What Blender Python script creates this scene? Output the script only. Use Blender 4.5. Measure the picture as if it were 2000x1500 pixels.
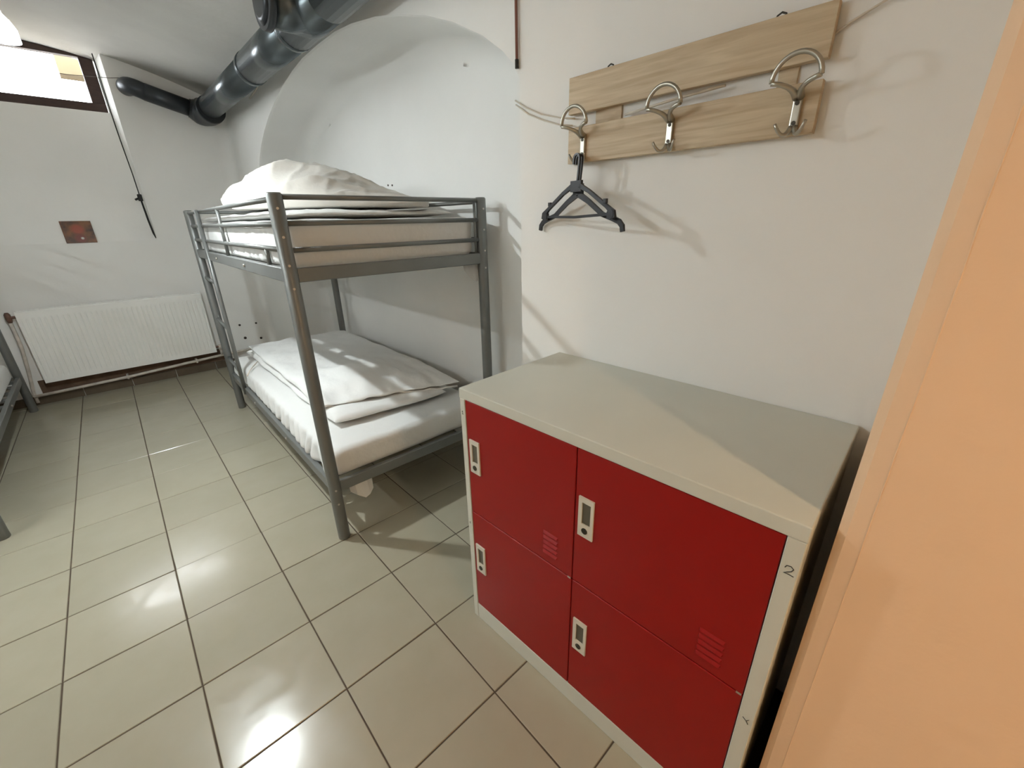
import bpy, bmesh, math, random
from mathutils import Vector, Matrix, noise

for _o in list(bpy.data.objects):
    bpy.data.objects.remove(_o, do_unlink=True)
scene = bpy.context.scene
COL = scene.collection
random.seed(7)
PI = math.pi

# ------------------------------------------------------------------ camera
CAM_LOC = Vector((0.4672, -1.3523, 1.3750))
FPX = 815.18
_r = Vector((0.7298, -0.6834, -0.0193))
_u = Vector((0.2630, 0.2546, 0.9306))
_f = Vector((0.6311, 0.6842, -0.3655))
cam_data = bpy.data.cameras.new('camera')
cam = bpy.data.objects.new('camera', cam_data)
COL.objects.link(cam)
_m = Matrix((_r, _u, -_f)).transposed().to_4x4()
_m.translation = CAM_LOC
cam.matrix_world = _m
cam_data.sensor_width = 36.0
cam_data.lens = FPX / 2000.0 * 36.0
cam_data.clip_start = 0.02
scene.camera = cam

# ------------------------------------------------------------------ world, exposure
world = bpy.data.worlds.new('world')
scene.world = world
world.use_nodes = True
_bg = world.node_tree.nodes['Background']
_bg.inputs[0].default_value = (0.93, 0.97, 1.0, 1)
_bg.inputs[1].default_value = 13.0
vs = scene.view_settings
vs.view_transform = 'Standard'
vs.look = 'None'
vs.gamma = 1.0
vs.use_curve_mapping = False
vs.exposure = 0.34
BULB_NEUTRAL = (0.91, 0.98, 1.0)
BULB_WARM = (1.0, 0.66, 0.36)
BULB_NEUTRAL_STRENGTH = 4700.0
TUBE_STRENGTH = 84.0
TUBE_COL = (0.91, 0.98, 1.0)
BULB_WARM_STRENGTH = 2900.0
LAMP_POS = Vector((0.41, 1.085, 2.0))
WARM_POS = Vector((0.66, -2.45, 1.90))

# ------------------------------------------------------------------ helpers
def ray(u, v):
    return _f + _r * ((u - 1000) / FPX) - _u * ((v - 750) / FPX)
def onx(u, v, x):
    d = ray(u, v); return CAM_LOC + d * ((x - CAM_LOC.x) / d.x)
def ony(u, v, y):
    d = ray(u, v); return CAM_LOC + d * ((y - CAM_LOC.y) / d.y)

class MB:
    """collects primitive shapes for ONE mesh object"""
    def __init__(self):
        self.bm = bmesh.new()
    def box(self, a, b, bevel=0.0, seg=2):
        a = Vector(a); b = Vector(b)
        r = bmesh.ops.create_cube(self.bm, size=1.0)
        vsn = r['verts']
        c = (a + b) / 2; s = b - a
        for v in vsn:
            v.co = Vector((c.x + v.co.x * s.x, c.y + v.co.y * s.y, c.z + v.co.z * s.z))
        if bevel > 0:
            es = set()
            for v in vsn:
                es.update(v.link_edges)
            bmesh.ops.bevel(self.bm, geom=list(es), offset=bevel, segments=seg, affect='EDGES', profile=0.5)
        return self
    def tube(self, pts, r, n=12, caps=True, radii=None):
        pts = [Vector(q) for q in pts]
        rings = []
        prev = None
        for i, q in enumerate(pts):
            if i == 0: t = pts[1] - pts[0]
            elif i == len(pts) - 1: t = pts[-1] - pts[-2]
            else: t = (pts[i + 1] - q).normalized() + (q - pts[i - 1]).normalized()
            t.normalize()
            if prev is None:
                ref = Vector((0, 0, 1)) if abs(t.z) < 0.9 else Vector((1, 0, 0))
                nx = t.cross(ref).normalized()
            else:
                nx = (prev - t * prev.dot(t)).normalized()
            prev = nx
            ny = t.cross(nx)
            rr = radii[i] if radii else r
            rings.append([self.bm.verts.new(q + nx * (rr * math.cos(2 * PI * k / n)) + ny * (rr * math.sin(2 * PI * k / n))) for k in range(n)])
        for a, b in zip(rings, rings[1:]):
            for k in range(n):
                f = self.bm.faces.new((a[k], a[(k + 1) % n], b[(k + 1) % n], b[k])); f.smooth = True
        if caps:
            self.bm.faces.new(rings[0][::-1]); self.bm.faces.new(rings[-1])
        return self
    def ribbon(self, pts, w, axis_w, axis_n, th):
        """flat bar with rectangular section along pts"""
        pts = [Vector(q) for q in pts]; an = Vector(axis_n)
        rings = []
        for i, q in enumerate(pts):
            if i == 0: t = pts[1] - pts[0]
            elif i == len(pts) - 1: t = pts[-1] - pts[-2]
            else: t = (pts[i + 1] - q).normalized() + (q - pts[i - 1]).normalized()
            t.normalize()
            side = an.cross(t).normalized()
            ww = w[i] if isinstance(w, (list, tuple)) else w
            rings.append([self.bm.verts.new(q + side * (sx * ww / 2) + an * (sn * th / 2)) for sx, sn in ((-1, -1), (1, -1), (1, 1), (-1, 1))])
        for a, b in zip(rings, rings[1:]):
            for k in range(4):
                self.bm.faces.new((a[k], a[(k + 1) % 4], b[(k + 1) % 4], b[k]))
        self.bm.faces.new(rings[0][::-1]); self.bm.faces.new(rings[-1])
        return self
    def prism(self, poly, z0, z1):
        a = [self.bm.verts.new((x, y, z0)) for x, y in poly]
        b = [self.bm.verts.new((x, y, z1)) for x, y in poly]
        n = len(poly)
        for k in range(n):
            self.bm.faces.new((a[k], a[(k + 1) % n], b[(k + 1) % n], b[k]))
        self.bm.faces.new(a[::-1]); self.bm.faces.new(b)
        return self
    def quad(self, *pts):
        self.bm.faces.new([self.bm.verts.new(q) for q in pts]); return self
    def sphere(self, c, r, seg=20, rings=12, scale=(1, 1, 1)):
        m = Matrix.Translation(Vector(c)) @ Matrix.Diagonal(Vector((*scale, 1)))
        res = bmesh.ops.create_uvsphere(self.bm, u_segments=seg, v_segments=rings, radius=r, matrix=m)
        for v in res['verts']:
            for f in v.link_faces: f.smooth = True
        return self
    def xform(self, m):
        for v in self.bm.verts: v.co = m @ v.co
        return self
    def build(self, name, mat, parent=None, smooth=False):
        bmesh.ops.recalc_face_normals(self.bm, faces=self.bm.faces[:])
        me = bpy.data.meshes.new(name)
        self.bm.to_mesh(me); self.bm.free()
        if smooth:
            for pl in me.polygons: pl.use_smooth = True
        me.materials.append(mat)
        o = bpy.data.objects.new(name, me)
        COL.objects.link(o)
        if parent is not None: o.parent = parent
        return o

def tag(o, label, cat, group=None, kind=None):
    o['label'] = label; o['category'] = cat
    if group: o['group'] = group
    if kind: o['kind'] = kind
    return o
def empty(name, loc=(0, 0, 0), rz=0.0):
    o = bpy.data.objects.new(name, None); COL.objects.link(o)
    o.location = loc; o.rotation_euler = (0, 0, rz); o.empty_display_size = 0.1
    return o
def copy_tree(o, parent=None):
    c = o.copy(); COL.objects.link(c)
    c.parent = parent
    for ch in [x for x in o.children]:
        copy_tree(ch, c)
    return c

# ------------------------------------------------------------------ materials
def srgb(r, g, b):
    def f(c):
        c /= 255.0
        return c / 12.92 if c <= 0.04045 else ((c + 0.055) / 1.055) ** 2.4
    return (f(r), f(g), f(b), 1.0)

def mat(name, col, rough=0.5, metal=0.0, var=0.0, vscale=4.0, bump=0.0, bscale=40.0, spec=0.5, coat=0.0, stretch=None, bdist=0.01, sheen=0.0):
    m = bpy.data.materials.new(name); m.use_nodes = True
    nt = m.node_tree; N = nt.nodes; L = nt.links
    b = N['Principled BSDF']
    b.inputs['Base Color'].default_value = col
    b.inputs['Roughness'].default_value = rough
    b.inputs['Metallic'].default_value = metal
    b.inputs['Specular IOR Level'].default_value = spec
    b.inputs['Coat Weight'].default_value = coat
    if sheen: b.inputs['Sheen Weight'].default_value = sheen
    tc = N.new('ShaderNodeTexCoord')
    src = tc.outputs['Object']
    if stretch:
        mp = N.new('ShaderNodeMapping'); mp.inputs['Scale'].default_value = stretch
        L.new(src, mp.inputs['Vector']); src = mp.outputs['Vector']
    if var > 0:
        nz = N.new('ShaderNodeTexNoise'); nz.inputs['Scale'].default_value = vscale
        nz.inputs['Detail'].default_value = 5
        L.new(src, nz.inputs['Vector'])
        rp = N.new('ShaderNodeValToRGB')
        rp.color_ramp.elements[0].position = 0.3; rp.color_ramp.elements[1].position = 0.7
        c0 = [max(0, c * (1 - var)) for c in col[:3]]; c1 = [min(1, c * (1 + var)) for c in col[:3]]
        rp.color_ramp.elements[0].color = (*c0, 1); rp.color_ramp.elements[1].color = (*c1, 1)
        L.new(nz.outputs['Fac'], rp.inputs['Fac']); L.new(rp.outputs['Color'], b.inputs['Base Color'])
    if bump > 0:
        nb = N.new('ShaderNodeTexNoise'); nb.inputs['Scale'].default_value = bscale
        nb.inputs['Detail'].default_value = 4
        L.new(src, nb.inputs['Vector'])
        bp = N.new('ShaderNodeBump'); bp.inputs['Strength'].default_value = bump
        bp.inputs['Distance'].default_value = bdist
        L.new(nb.outputs['Fac'], bp.inputs['Height']); L.new(bp.outputs['Normal'], b.inputs['Normal'])
    return m

def emit_mat(name, col, strength):
    m = bpy.data.materials.new(name); m.use_nodes = True
    nt = m.node_tree; nt.nodes.clear()
    e = nt.nodes.new('ShaderNodeEmission'); o = nt.nodes.new('ShaderNodeOutputMaterial')
    e.inputs['Color'].default_value = (*col, 1); e.inputs['Strength'].default_value = strength
    nt.links.new(e.outputs[0], o.inputs[0])
    return m

def tile_mat():
    m = mat('floor_tile', srgb(176, 168, 148), rough=0.2, bump=0.02, bscale=2.5, bdist=0.02, spec=0.5)
    nt = m.node_tree; N = nt.nodes; L = nt.links
    b = N['Principled BSDF']
    oi = N.new('ShaderNodeObjectInfo')
    tc = N.new('ShaderNodeTexCoord')
    add = N.new('ShaderNodeVectorMath'); add.operation = 'ADD'
    sc = N.new('ShaderNodeVectorMath'); sc.operation = 'SCALE'; sc.inputs['Scale'].default_value = 1.0
    L.new(oi.outputs['Location'], sc.inputs[0]); L.new(tc.outputs['Object'], add.inputs[0]); L.new(sc.outputs[0], add.inputs[1])
    nz = N.new('ShaderNodeTexNoise'); nz.inputs['Scale'].default_value = 5.0; nz.inputs['Detail'].default_value = 6; nz.inputs['Roughness'].default_value = 0.6
    L.new(add.outputs[0], nz.inputs['Vector'])
    rp = N.new('ShaderNodeValToRGB')
    rp.color_ramp.elements[0].position = 0.3; rp.color_ramp.elements[0].color = srgb(156, 150, 131)
    rp.color_ramp.elements[1].position = 0.7; rp.color_ramp.elements[1].color = srgb(161, 155, 137)
    L.new(nz.outputs['Fac'], rp.inputs['Fac'])
    hs = N.new('ShaderNodeHueSaturation')
    mr = N.new('ShaderNodeMapRange'); mr.inputs['To Min'].default_value = 0.96; mr.inputs['To Max'].default_value = 1.04
    L.new(oi.outputs['Random'], mr.inputs['Value']); L.new(mr.outputs[0], hs.inputs['Value'])
    L.new(rp.outputs['Color'], hs.inputs['Color']); L.new(hs.outputs['Color'], b.inputs['Base Color'])
    n2 = N.new('ShaderNodeTexNoise'); n2.inputs['Scale'].default_value = 7.0; n2.inputs['Detail'].default_value = 8; n2.inputs['Distortion'].default_value = 1.2
    L.new(add.outputs[0], n2.inputs['Vector'])
    m2 = N.new('ShaderNodeMapRange'); m2.inputs['From Min'].default_value = 0.35; m2.inputs['From Max'].default_value = 0.7
    m2.inputs['To Min'].default_value = 0.14; m2.inputs['To Max'].default_value = 0.25
    L.new(n2.outputs['Fac'], m2.inputs['Value']); L.new(m2.outputs[0], b.inputs['Roughness'])
    return m

def wood_mat():
    m = mat('oak_laminate', srgb(178, 152, 116), rough=0.5)
    nt = m.node_tree; N = nt.nodes; L = nt.links; b = N['Principled BSDF']
    tc = N.new('ShaderNodeTexCoord')
    mp = N.new('ShaderNodeMapping'); mp.inputs['Scale'].default_value = (4, 2.2, 34)
    L.new(tc.outputs['Object'], mp.inputs['Vector'])
    nz = N.new('ShaderNodeTexNoise'); nz.inputs['Scale'].default_value = 2.2; nz.inputs['Detail'].default_value = 8; nz.inputs['Distortion'].default_value = 0.6
    L.new(mp.outputs[0], nz.inputs['Vector'])
    rp = N.new('ShaderNodeValToRGB')
    rp.color_ramp.elements[0].position = 0.3; rp.color_ramp.elements[0].color = srgb(176, 154, 122)
    rp.color_ramp.elements[1].position = 0.72; rp.color_ramp.elements[1].color = srgb(208, 190, 160)
    L.new(nz.outputs['Fac'], rp.inputs['Fac']); L.new(rp.outputs['Color'], b.inputs['Base Color'])
    return m

def icon_mat():
    """abstract dark red-brown print with a pale spot"""
    m = mat('small_print', srgb(92, 52, 30), rough=0.35)
    nt = m.node_tree; N = nt.nodes; L = nt.links; b = N['Principled BSDF']
    tc = N.new('ShaderNodeTexCoord')
    nz = N.new('ShaderNodeTexNoise'); nz.inputs['Scale'].default_value = 17; nz.inputs['Detail'].default_value = 3
    L.new(tc.outputs['Object'], nz.inputs['Vector'])
    rp = N.new('ShaderNodeValToRGB'); cr = rp.color_ramp
    cr.elements[0].position = 0.32; cr.elements[0].color = srgb(46, 28, 18)
    cr.elements[1].position = 0.62; cr.elements[1].color = srgb(120, 74, 36)
    L.new(nz.outputs['Fac'], rp.inputs['Fac'])
    def blob(center, rad, colr, prev):
        d = N.new('ShaderNodeVectorMath'); d.operation = 'DISTANCE'; d.inputs[1].default_value = center
        L.new(tc.outputs['Object'], d.inputs[0])
        mr = N.new('ShaderNodeMapRange'); mr.inputs['From Min'].default_value = rad; mr.inputs['From Max'].default_value = rad * 0.5
        L.new(d.outputs['Value'], mr.inputs['Value'])
        mx = N.new('ShaderNodeMixRGB'); mx.inputs['Color2'].default_value = colr
        L.new(mr.outputs[0], mx.inputs['Fac']); L.new(prev, mx.inputs['Color1'])
        return mx.outputs['Color']
    o1 = blob((0.0, 0, 0.105), 0.05, srgb(146, 66, 40), rp.outputs['Color'])
    o2 = blob((0.0, 0, 0.035), 0.045, srgb(112, 46, 34), o1)
    o3 = blob((0.012, 0, 0.035), 0.014, srgb(190, 190, 180), o2)
    L.new(o3, b.inputs['Base Color'])
    return m

def pane_mat():
    m = bpy.data.materials.new('window_glass'); m.use_nodes = True
    nt = m.node_tree; N = nt.nodes; L = nt.links; N.clear()
    o = N.new('ShaderNodeOutputMaterial'); mx = N.new('ShaderNodeMixShader')
    t = N.new('ShaderNodeBsdfTransparent'); g = N.new('ShaderNodeBsdfGlossy'); g.inputs['Roughness'].default_value = 0.03
    mx.inputs[0].default_value = 0.06
    L.new(t.outputs[0], mx.inputs[1]); L.new(g.outputs[0], mx.inputs[2]); L.new(mx.outputs[0], o.inputs[0])
    return m

def bed_metal():
    m = mat('grey_bed_metal', srgb(116, 118, 116), rough=0.38, metal=0.35, var=0.06, vscale=9, bump=0.03, bscale=120)
    return m

M = {
    'wall': mat('white_wall_paint', srgb(238, 238, 235), rough=0.75, var=0.03, vscale=1.6, bump=0.22, bscale=38, bdist=0.004, spec=0.3),
    'ceiling': mat('white_vault_paint', srgb(228, 226, 220), rough=0.85, var=0.07, vscale=1.8, bump=0.4, bscale=9, bdist=0.012, spec=0.2),
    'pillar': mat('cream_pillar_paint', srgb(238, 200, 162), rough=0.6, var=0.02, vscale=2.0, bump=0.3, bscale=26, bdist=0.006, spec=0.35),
    'grout': mat('brown_grout', srgb(74, 62, 48), rough=0.9, var=0.2, vscale=12),
    'tile': tile_mat(),
    'skirt': mat('dark_skirting_tile', srgb(92, 82, 68), rough=0.4, var=0.15, vscale=9),
    'shade_dirt': mat('brown_shade_and_dirt', srgb(104, 84, 68), rough=0.9, var=0.25, vscale=14, bump=0.3, bscale=30),
    'bed': bed_metal(),
    'screw': mat('zinc_screw', srgb(196, 192, 184), rough=0.3, metal=0.9),
    'sheet': mat('white_sheet_cotton', srgb(220, 220, 217), rough=0.9, bump=0.35, bscale=9, bdist=0.025, spec=0.15, sheen=0.15),
    'duvet': mat('white_duvet_cotton', srgb(222, 222, 219), rough=0.9, bump=0.4, bscale=8, bdist=0.03, spec=0.15, sheen=0.15),
    'pillow': mat('offwhite_pillow_cotton', srgb(198, 195, 188), rough=0.92, bump=0.35, bscale=9, bdist=0.025, spec=0.12, sheen=0.15),
    'slat': mat('bare_slat_wood', srgb(190, 160, 120), rough=0.7, var=0.1, vscale=8),
    'rad': mat('white_radiator_enamel', srgb(244, 245, 242), rough=0.35, var=0.02, vscale=5),
    'radpipe': mat('painted_pipe', srgb(205, 198, 188), rough=0.5, var=0.18, vscale=16),
    'valve': mat('rusty_valve', srgb(120, 92, 80), rough=0.55, metal=0.4, var=0.3, vscale=30),
    'duct': mat('galvanised_duct', srgb(92, 100, 104), rough=0.25, metal=0.6, var=0.08, vscale=7, bump=0.04, bscale=20),
    'ductdark': mat('dark_duct_fitting', srgb(56, 60, 64), rough=0.38, metal=0.5, var=0.12, vscale=9),
    'frame': mat('dark_brown_window_wood', srgb(58, 40, 34), rough=0.45, var=0.25, vscale=9, stretch=(2, 1, 8)),
    'pane': pane_mat(),
    'yellow': mat('yellow_outdoor_plaster', srgb(118, 106, 82), rough=0.9, var=0.08, vscale=3),
    'black': mat('black_plastic', srgb(26, 26, 30), rough=0.38, var=0.1, vscale=20),
    'blackcable': mat('black_cable_rubber', srgb(24, 23, 22), rough=0.6),
    'wire': mat('grey_thin_wire', srgb(110, 104, 98), rough=0.6),
    'redcable': mat('reddish_brown_cable', srgb(128, 84, 72), rough=0.6),
    'cord': mat('offwhite_cord', srgb(206, 198, 184), rough=0.7),
    'oak': wood_mat(),
    'hook': mat('satin_nickel_hook', srgb(176, 172, 160), rough=0.32, metal=0.85),
    'hookscrew': mat('dark_hook_screw', srgb(66, 62, 56), rough=0.45, metal=0.7),
    'icon': icon_mat(),
    'lockgrey': mat('light_grey_locker_steel', srgb(202, 203, 192), rough=0.36, var=0.015, vscale=8, spec=0.45),
    'red': mat('red_locker_steel', srgb(140, 11, 8), rough=0.38, var=0.03, vscale=6, spec=0.28),
    'locker_in': mat('dark_locker_inside', srgb(40, 34, 30), rough=0.8),
    'plate': mat('pale_handle_plastic', srgb(206, 202, 188), rough=0.4),
    'recess': mat('dark_handle_recess', srgb(84, 80, 66), rough=0.35),
    'key': mat('dark_lock_cylinder', srgb(60, 58, 50), rough=0.35, metal=0.7),
    'ink': mat('black_marker_ink', srgb(44, 42, 38), rough=0.7),
    'hole': mat('dark_wall_plug', srgb(70, 62, 56), rough=0.8),
    'socket': mat('white_lamp_socket', srgb(220, 218, 210), rough=0.5),
}

# ------------------------------------------------------------------ setting
XL, XR, YB, YF = -1.30, 1.60, 3.75, -3.20
def vault(x):
    return 2.721 - 0.145 * (x - 0.15) ** 2

# floor slab (grout) and its tiles
TS, TY = 1 / 3.0, 0.9988 / 3.0
g = MB().box((XL - 0.1, YF - 0.1, -0.12), (2.05, YB + 0.1, -0.003))
floor = tag(g.build('floor', M['grout']), 'beige square tiled floor with thin dark joints', 'floor', kind='structure')
def tile_mesh(w, d):
    q = MB().box((-w / 2, -d / 2, -0.012), (w / 2, d / 2, 0.0))
    es = [e for e in q.bm.edges if all(v.co.z > -0.001 for v in e.verts)]
    bmesh.ops.bevel(q.bm, geom=es, offset=0.0018, segments=1, affect='EDGES')
    bmesh.ops.recalc_face_normals(q.bm, faces=q.bm.faces[:])
    me = bpy.data.meshes.new('tile'); q.bm.to_mesh(me); q.bm.free()
    me.materials.append(M['tile'])
    return me
_tm = {}
GAP = 0.0042
for i in range(-4, 6):
    for j in range(-10, 12):
        x0, x1 = i * TS, (i + 1) * TS
        y0, y1 = j * TY, (j + 1) * TY
        yc = (y0 + y1) / 2
        xmax = 1.945 if -0.19 < yc < 2.93 else 1.595
        if yc < -1.31: xmax = 1.195
        x0c, x1c = max(x0, XL), min(x1, xmax)
        y0c, y1c = max(y0, YF), min(y1, YB - 0.005)
        if i >= 4 and j == -4: y0c = max(y0c, -1.24)
        if x1c - x0c < 0.03 or y1c - y0c < 0.03: continue
        w, d = x1c - x0c - GAP, y1c - y0c - GAP
        k = (round(w, 3), round(d, 3))
        if k not in _tm: _tm[k] = tile_mesh(w, d)
        t = bpy.data.objects.new('tile', _tm[k]); COL.objects.link(t); t.parent = floor
        t.location = ((x0c + x1c) / 2, (y0c + y1c) / 2, random.uniform(-0.0006, 0.0))
        t.rotation_euler = (random.gauss(0, 0.002) + (0.012 if (i, j) in ((1, 1), (1, 2)) else 0), random.gauss(0, 0.002), random.gauss(0, 0.001))

# ceiling vault
g = MB()
nx = 40
prof = [(XL - 0.1 + (XR + 0.15 - XL + 0.1) * k / nx) for k in range(nx + 1)]
lo = []; hi = []
for y in (YF - 0.1, 4.12):
    lo.append([g.bm.verts.new((x, y, vault(x))) for x in prof])
    hi.append([g.bm.verts.new((x, y, 3.0)) for x in prof])
for k in range(nx):
    f = g.bm.faces.new((lo[0][k], lo[0][k + 1], lo[1][k + 1], lo[1][k])); f.smooth = True
    g.bm.faces.new((hi[0][k], hi[1][k], hi[1][k + 1], hi[0][k + 1]))
    for e in (0, 1):
        g.bm.faces.new((lo[e][k], hi[e][k], hi[e][k + 1], lo[e][k + 1]))
for k in (0, nx):
    g.bm.faces.new((lo[0][k], lo[1][k], hi[1][k], hi[0][k]))
tag(g.build('ceiling', M['ceiling']), 'low white plastered barrel vault above the room', 'ceiling', kind='structure')

# right wall with its arched niche, one continuous skin
AY0, AY1, ASP = -0.19, 2.93, 1.80
ACY = (AY0 + AY1) / 2
_tab = [(0, 2.273), (0.24, 2.269), (0.43, 2.250), (0.66, 2.212), (0.85, 2.168), (1.05, 2.108), (1.22, 2.042), (1.38, 1.962), (1.48, 1.895), (1.535, 1.845), (1.56, 1.80)]
def arch_z(y):
    d = abs(y - ACY)
    for (a, za), (b, zb) in zip(_tab, _tab[1:]):
        if d <= b:
            return za + (zb - za) * (d - a) / (b - a)
    return ASP
def wall_x(y):
    return XR + 0.04 * max(0.0, AY0 - y)
ZT = 2.56
g = MB()
ys = []
for s in (-1, 1):
    for d, _z in _tab: ys.append(ACY + s * d)
for k in range(49): ys.append(AY0 + (AY1 - AY0) * k / 48)
ys = sorted(set(round(y, 4) for y in ys))
ya, yb_ = ys[0], ys[-1]
arch = [(y, arch_z(y)) for y in ys]
# spandrel strips
top = [g.bm.verts.new((XR, y, ZT)) for y, z in arch]
ring0 = [g.bm.verts.new((XR, y, z)) for y, z in arch]
for k in range(len(arch) - 1):
    g.bm.faces.new((ring0[k], ring0[k + 1], top[k + 1], top[k]))
# flat wall towards the pillar and towards the back corner
def strip(y_from, y_to, n=1):
    cols = []
    for k in range(n + 1):
        y = y_from + (y_to - y_from) * k / n
        cols.append((g.bm.verts.new((wall_x(y), y, -0.02)), g.bm.verts.new((wall_x(y), y, ASP)), g.bm.verts.new((wall_x(y), y, ZT))))
    for a, b in zip(cols, cols[1:]):
        g.bm.faces.new((a[0], b[0], b[1], a[1])); g.bm.faces.new((a[1], b[1], b[2], a[2]))
strip(-1.40, ya)
strip(yb_, YB - 0.12)
# rounded inner corner to the radiator wall
arc = [(XR - 0.12 + 0.12 * math.cos(t * PI / 2 / 8), YB - 0.12 + 0.12 * math.sin(t * PI / 2 / 8)) for t in range(9)]
av = [(g.bm.verts.new((x, y, -0.02)), g.bm.verts.new((x, y, ZT))) for x, y in arc]
for a, b in zip(av, av[1:]):
    f = g.bm.faces.new((a[0], b[0], b[1], a[1])); f.smooth = True
# niche: outline from one jamb foot over the arch to the other, swept inward with a soft inner edge
outl = [(ya, -0.02)] + [(ya, 0.6), (ya, 1.2)] + arch + [(yb_, 1.2), (yb_, 0.6), (yb_, -0.02)]
nrm = []
for k, (y, z) in enumerate(outl):
    if k <= 2: nrm.append((1, 0)); continue
    if k >= len(outl) - 3: nrm.append((-1, 0)); continue
    y0, z0 = outl[k - 1]; y1, z1 = outl[k + 1]
    ty, tz = y1 - y0, z1 - z0
    l = math.hypot(ty, tz); nrm.append((tz / l, -ty / l))
ND, NF = 0.35, 0.10
secs = [(0, 0), (0.012, 0.004), (0.13, 0.008), (ND - NF, 0.012)] + [(ND - NF + NF * math.sin(t * PI / 2 / 7), 0.012 + NF * (1 - math.cos(t * PI / 2 / 7))) for t in range(1, 8)]
prev = None
for d, ins in secs:
    ringv = [g.bm.verts.new((XR + d, y + n[0] * ins, z + n[1] * ins)) for (y, z), n in zip(outl, nrm)]
    if prev:
        for k in range(len(outl) - 1):
            f = g.bm.faces.new((prev[k], prev[k + 1], ringv[k + 1], ringv[k])); f.smooth = (d > 0.02)
    prev = ringv
g.bm.faces.new(prev)
tag(g.build('wall_right', M['wall']), 'white plaster wall with a wide arched niche behind the bunk bed', 'wall', kind='structure')

# radiator wall with the splayed opening of the basement window
RX0, RX1, RZ = -0.55, 0.85, 1.27
g = MB()
g.quad((XL, YB, -0.02), (RX0, YB, -0.02), (RX0, YB, 2.8), (XL, YB, 2.8))
g.quad((RX1, YB, -0.02), (XR - 0.12, YB, -0.02), (XR - 0.12, YB, 2.8), (RX1, YB, 2.8))
g.quad((RX0, YB, -0.02), (RX1, YB, -0.02), (RX1, YB, RZ), (RX0, YB, RZ))
WY, WZ0 = 3.985, 2.285
# sloping sill face, reveals, and the masonry above the frame
g.quad((RX0, YB, RZ), (RX1, YB, RZ), (RX1 - 0.035, WY, WZ0), (RX0 + 0.035, WY, WZ0))
g.quad((RX1, YB, RZ), (RX1, YB, 2.8), (RX1 - 0.035, WY + 0.1, 2.8), (RX1 - 0.035, WY, WZ0))
g.quad((RX1 - 0.035, WY, WZ0), (RX1 - 0.035, WY + 0.1, 2.8), (RX1 - 0.035, WY + 0.1, WZ0))
g.quad((RX0, YB, RZ), (RX0, YB, 2.8), (RX0 + 0.035, WY + 0.1, 2.8), (RX0 + 0.035, WY, WZ0))
g.quad((RX0 + 0.035, WY, WZ0), (RX0 + 0.035, WY + 0.1, 2.8), (RX0 + 0.035, WY + 0.1, WZ0))
g.quad((RX0 + 0.035, WY, WZ0), (RX1 - 0.035, WY, WZ0), (RX1 - 0.035, WY + 0.1, WZ0), (RX0 + 0.035, WY + 0.1, WZ0))
# outer shell so that daylight enters through the window only
g.box((XL - 0.2, WY + 0.1, -0.1), (RX0 + 0.036, WY + 0.2, 3.0))
g.box((RX1 - 0.036, WY + 0.1, -0.1), (2.2, WY + 0.2, 3.0))
g.box((RX0 + 0.036, WY + 0.1, -0.1), (RX1 - 0.036, WY + 0.2, WZ0))
tag(g.build('wall_back', M['wall']), 'white wall behind the radiator with a sloping window splay', 'wall', kind='structure')
tag(MB().box((XL - 0.12, YF - 0.1, -0.1), (XL, WY + 0.1, 2.9)).build('wall_left', M['wall']), 'white plaster wall on the left beyond the second bunk bed', 'wall', kind='structure')
tag(MB().box((XL - 0.12, YF - 0.12, -0.1), (2.1, YF, 2.9)).build('wall_front', M['wall']), 'white wall behind the viewer', 'wall', kind='structure')
# near pier with chamfered corner
PX, PY = 1.20, -1.311
g = MB().prism([(2.1, PY), (PX + 0.014, PY), (PX + 0.004, PY - 0.012), (PX, PY - 0.034), (PX, YF), (2.1, YF)], 0, 2.75)
pier = tag(g.build('wall_pier', M['pillar']), 'peach-lit plaster pier at the right beside the red locker', 'wall', kind='structure')
g = MB()
g.tube([(PX + 0.0005, PY - 0.034 + 0.0012 * noise.noise(Vector((0, 0, z * 9))), z) for z in [0.02 + 0.02 * k for k in range(128)]], 0.0011, n=6)
g.build('corner_bead', M['pillar'], pier)

# window: dark frame, pane, sash bars
win = empty('window_1', (0.13, WY + 0.03, WZ0)); tag(win, 'dark brown framed basement window glowing with daylight', 'window', kind='structure')
wl, wr, wz = RX0 + 0.04 - 0.13, RX1 - 0.04 - 0.13, 2.80 - WZ0
MB().box((wl, -0.03, 0.0), (wr, 0.03, 0.062), 0.004).build('bottom_rail', M['frame'], win)
MB().box((wl, -0.03, 0.375), (wr, 0.03, wz), 0.004).build('top_rail', M['frame'], win)
MB().box((wr - 0.085, -0.028, 0.062), (wr, 0.028, 0.375), 0.004).build('stile', M['frame'], win)
MB().box((wl, -0.028, 0.062), (wl + 0.085, 0.028, 0.375), 0.004).build('stile', M['frame'], win)
MB().box((-0.50, -0.024, 0.062), (-0.44, 0.024, 0.375), 0.004).build('mullion', M['frame'], win)
MB().box((wl + 0.085, 0.004, 0.062), (-0.50, 0.010, 0.375)).build('pane', M['pane'], win)
MB().box((-0.44, 0.004, 0.062), (wr - 0.085, 0.010, 0.375)).build('pane', M['pane'], win)
g = MB().prism([(0.60, 4.6), (0.60, 4.8), (1.6, 4.8), (1.6, 4.6)], 2.66, 3.4)
tag(g.build('wall_outside', M['yellow']), 'yellowish plaster outdoors seen through the bright window', 'wall', kind='structure')

tag(MB().box((-4.0, WY + 0.2, 1.9), (4.5, 9.0, 2.2)).build('ground_outside', M['skirt']), 'unseen dark ground outdoors, added to block light from below', 'ground', kind='structure')  # unseen slab, added to keep sky light from below off the ceiling

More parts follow.
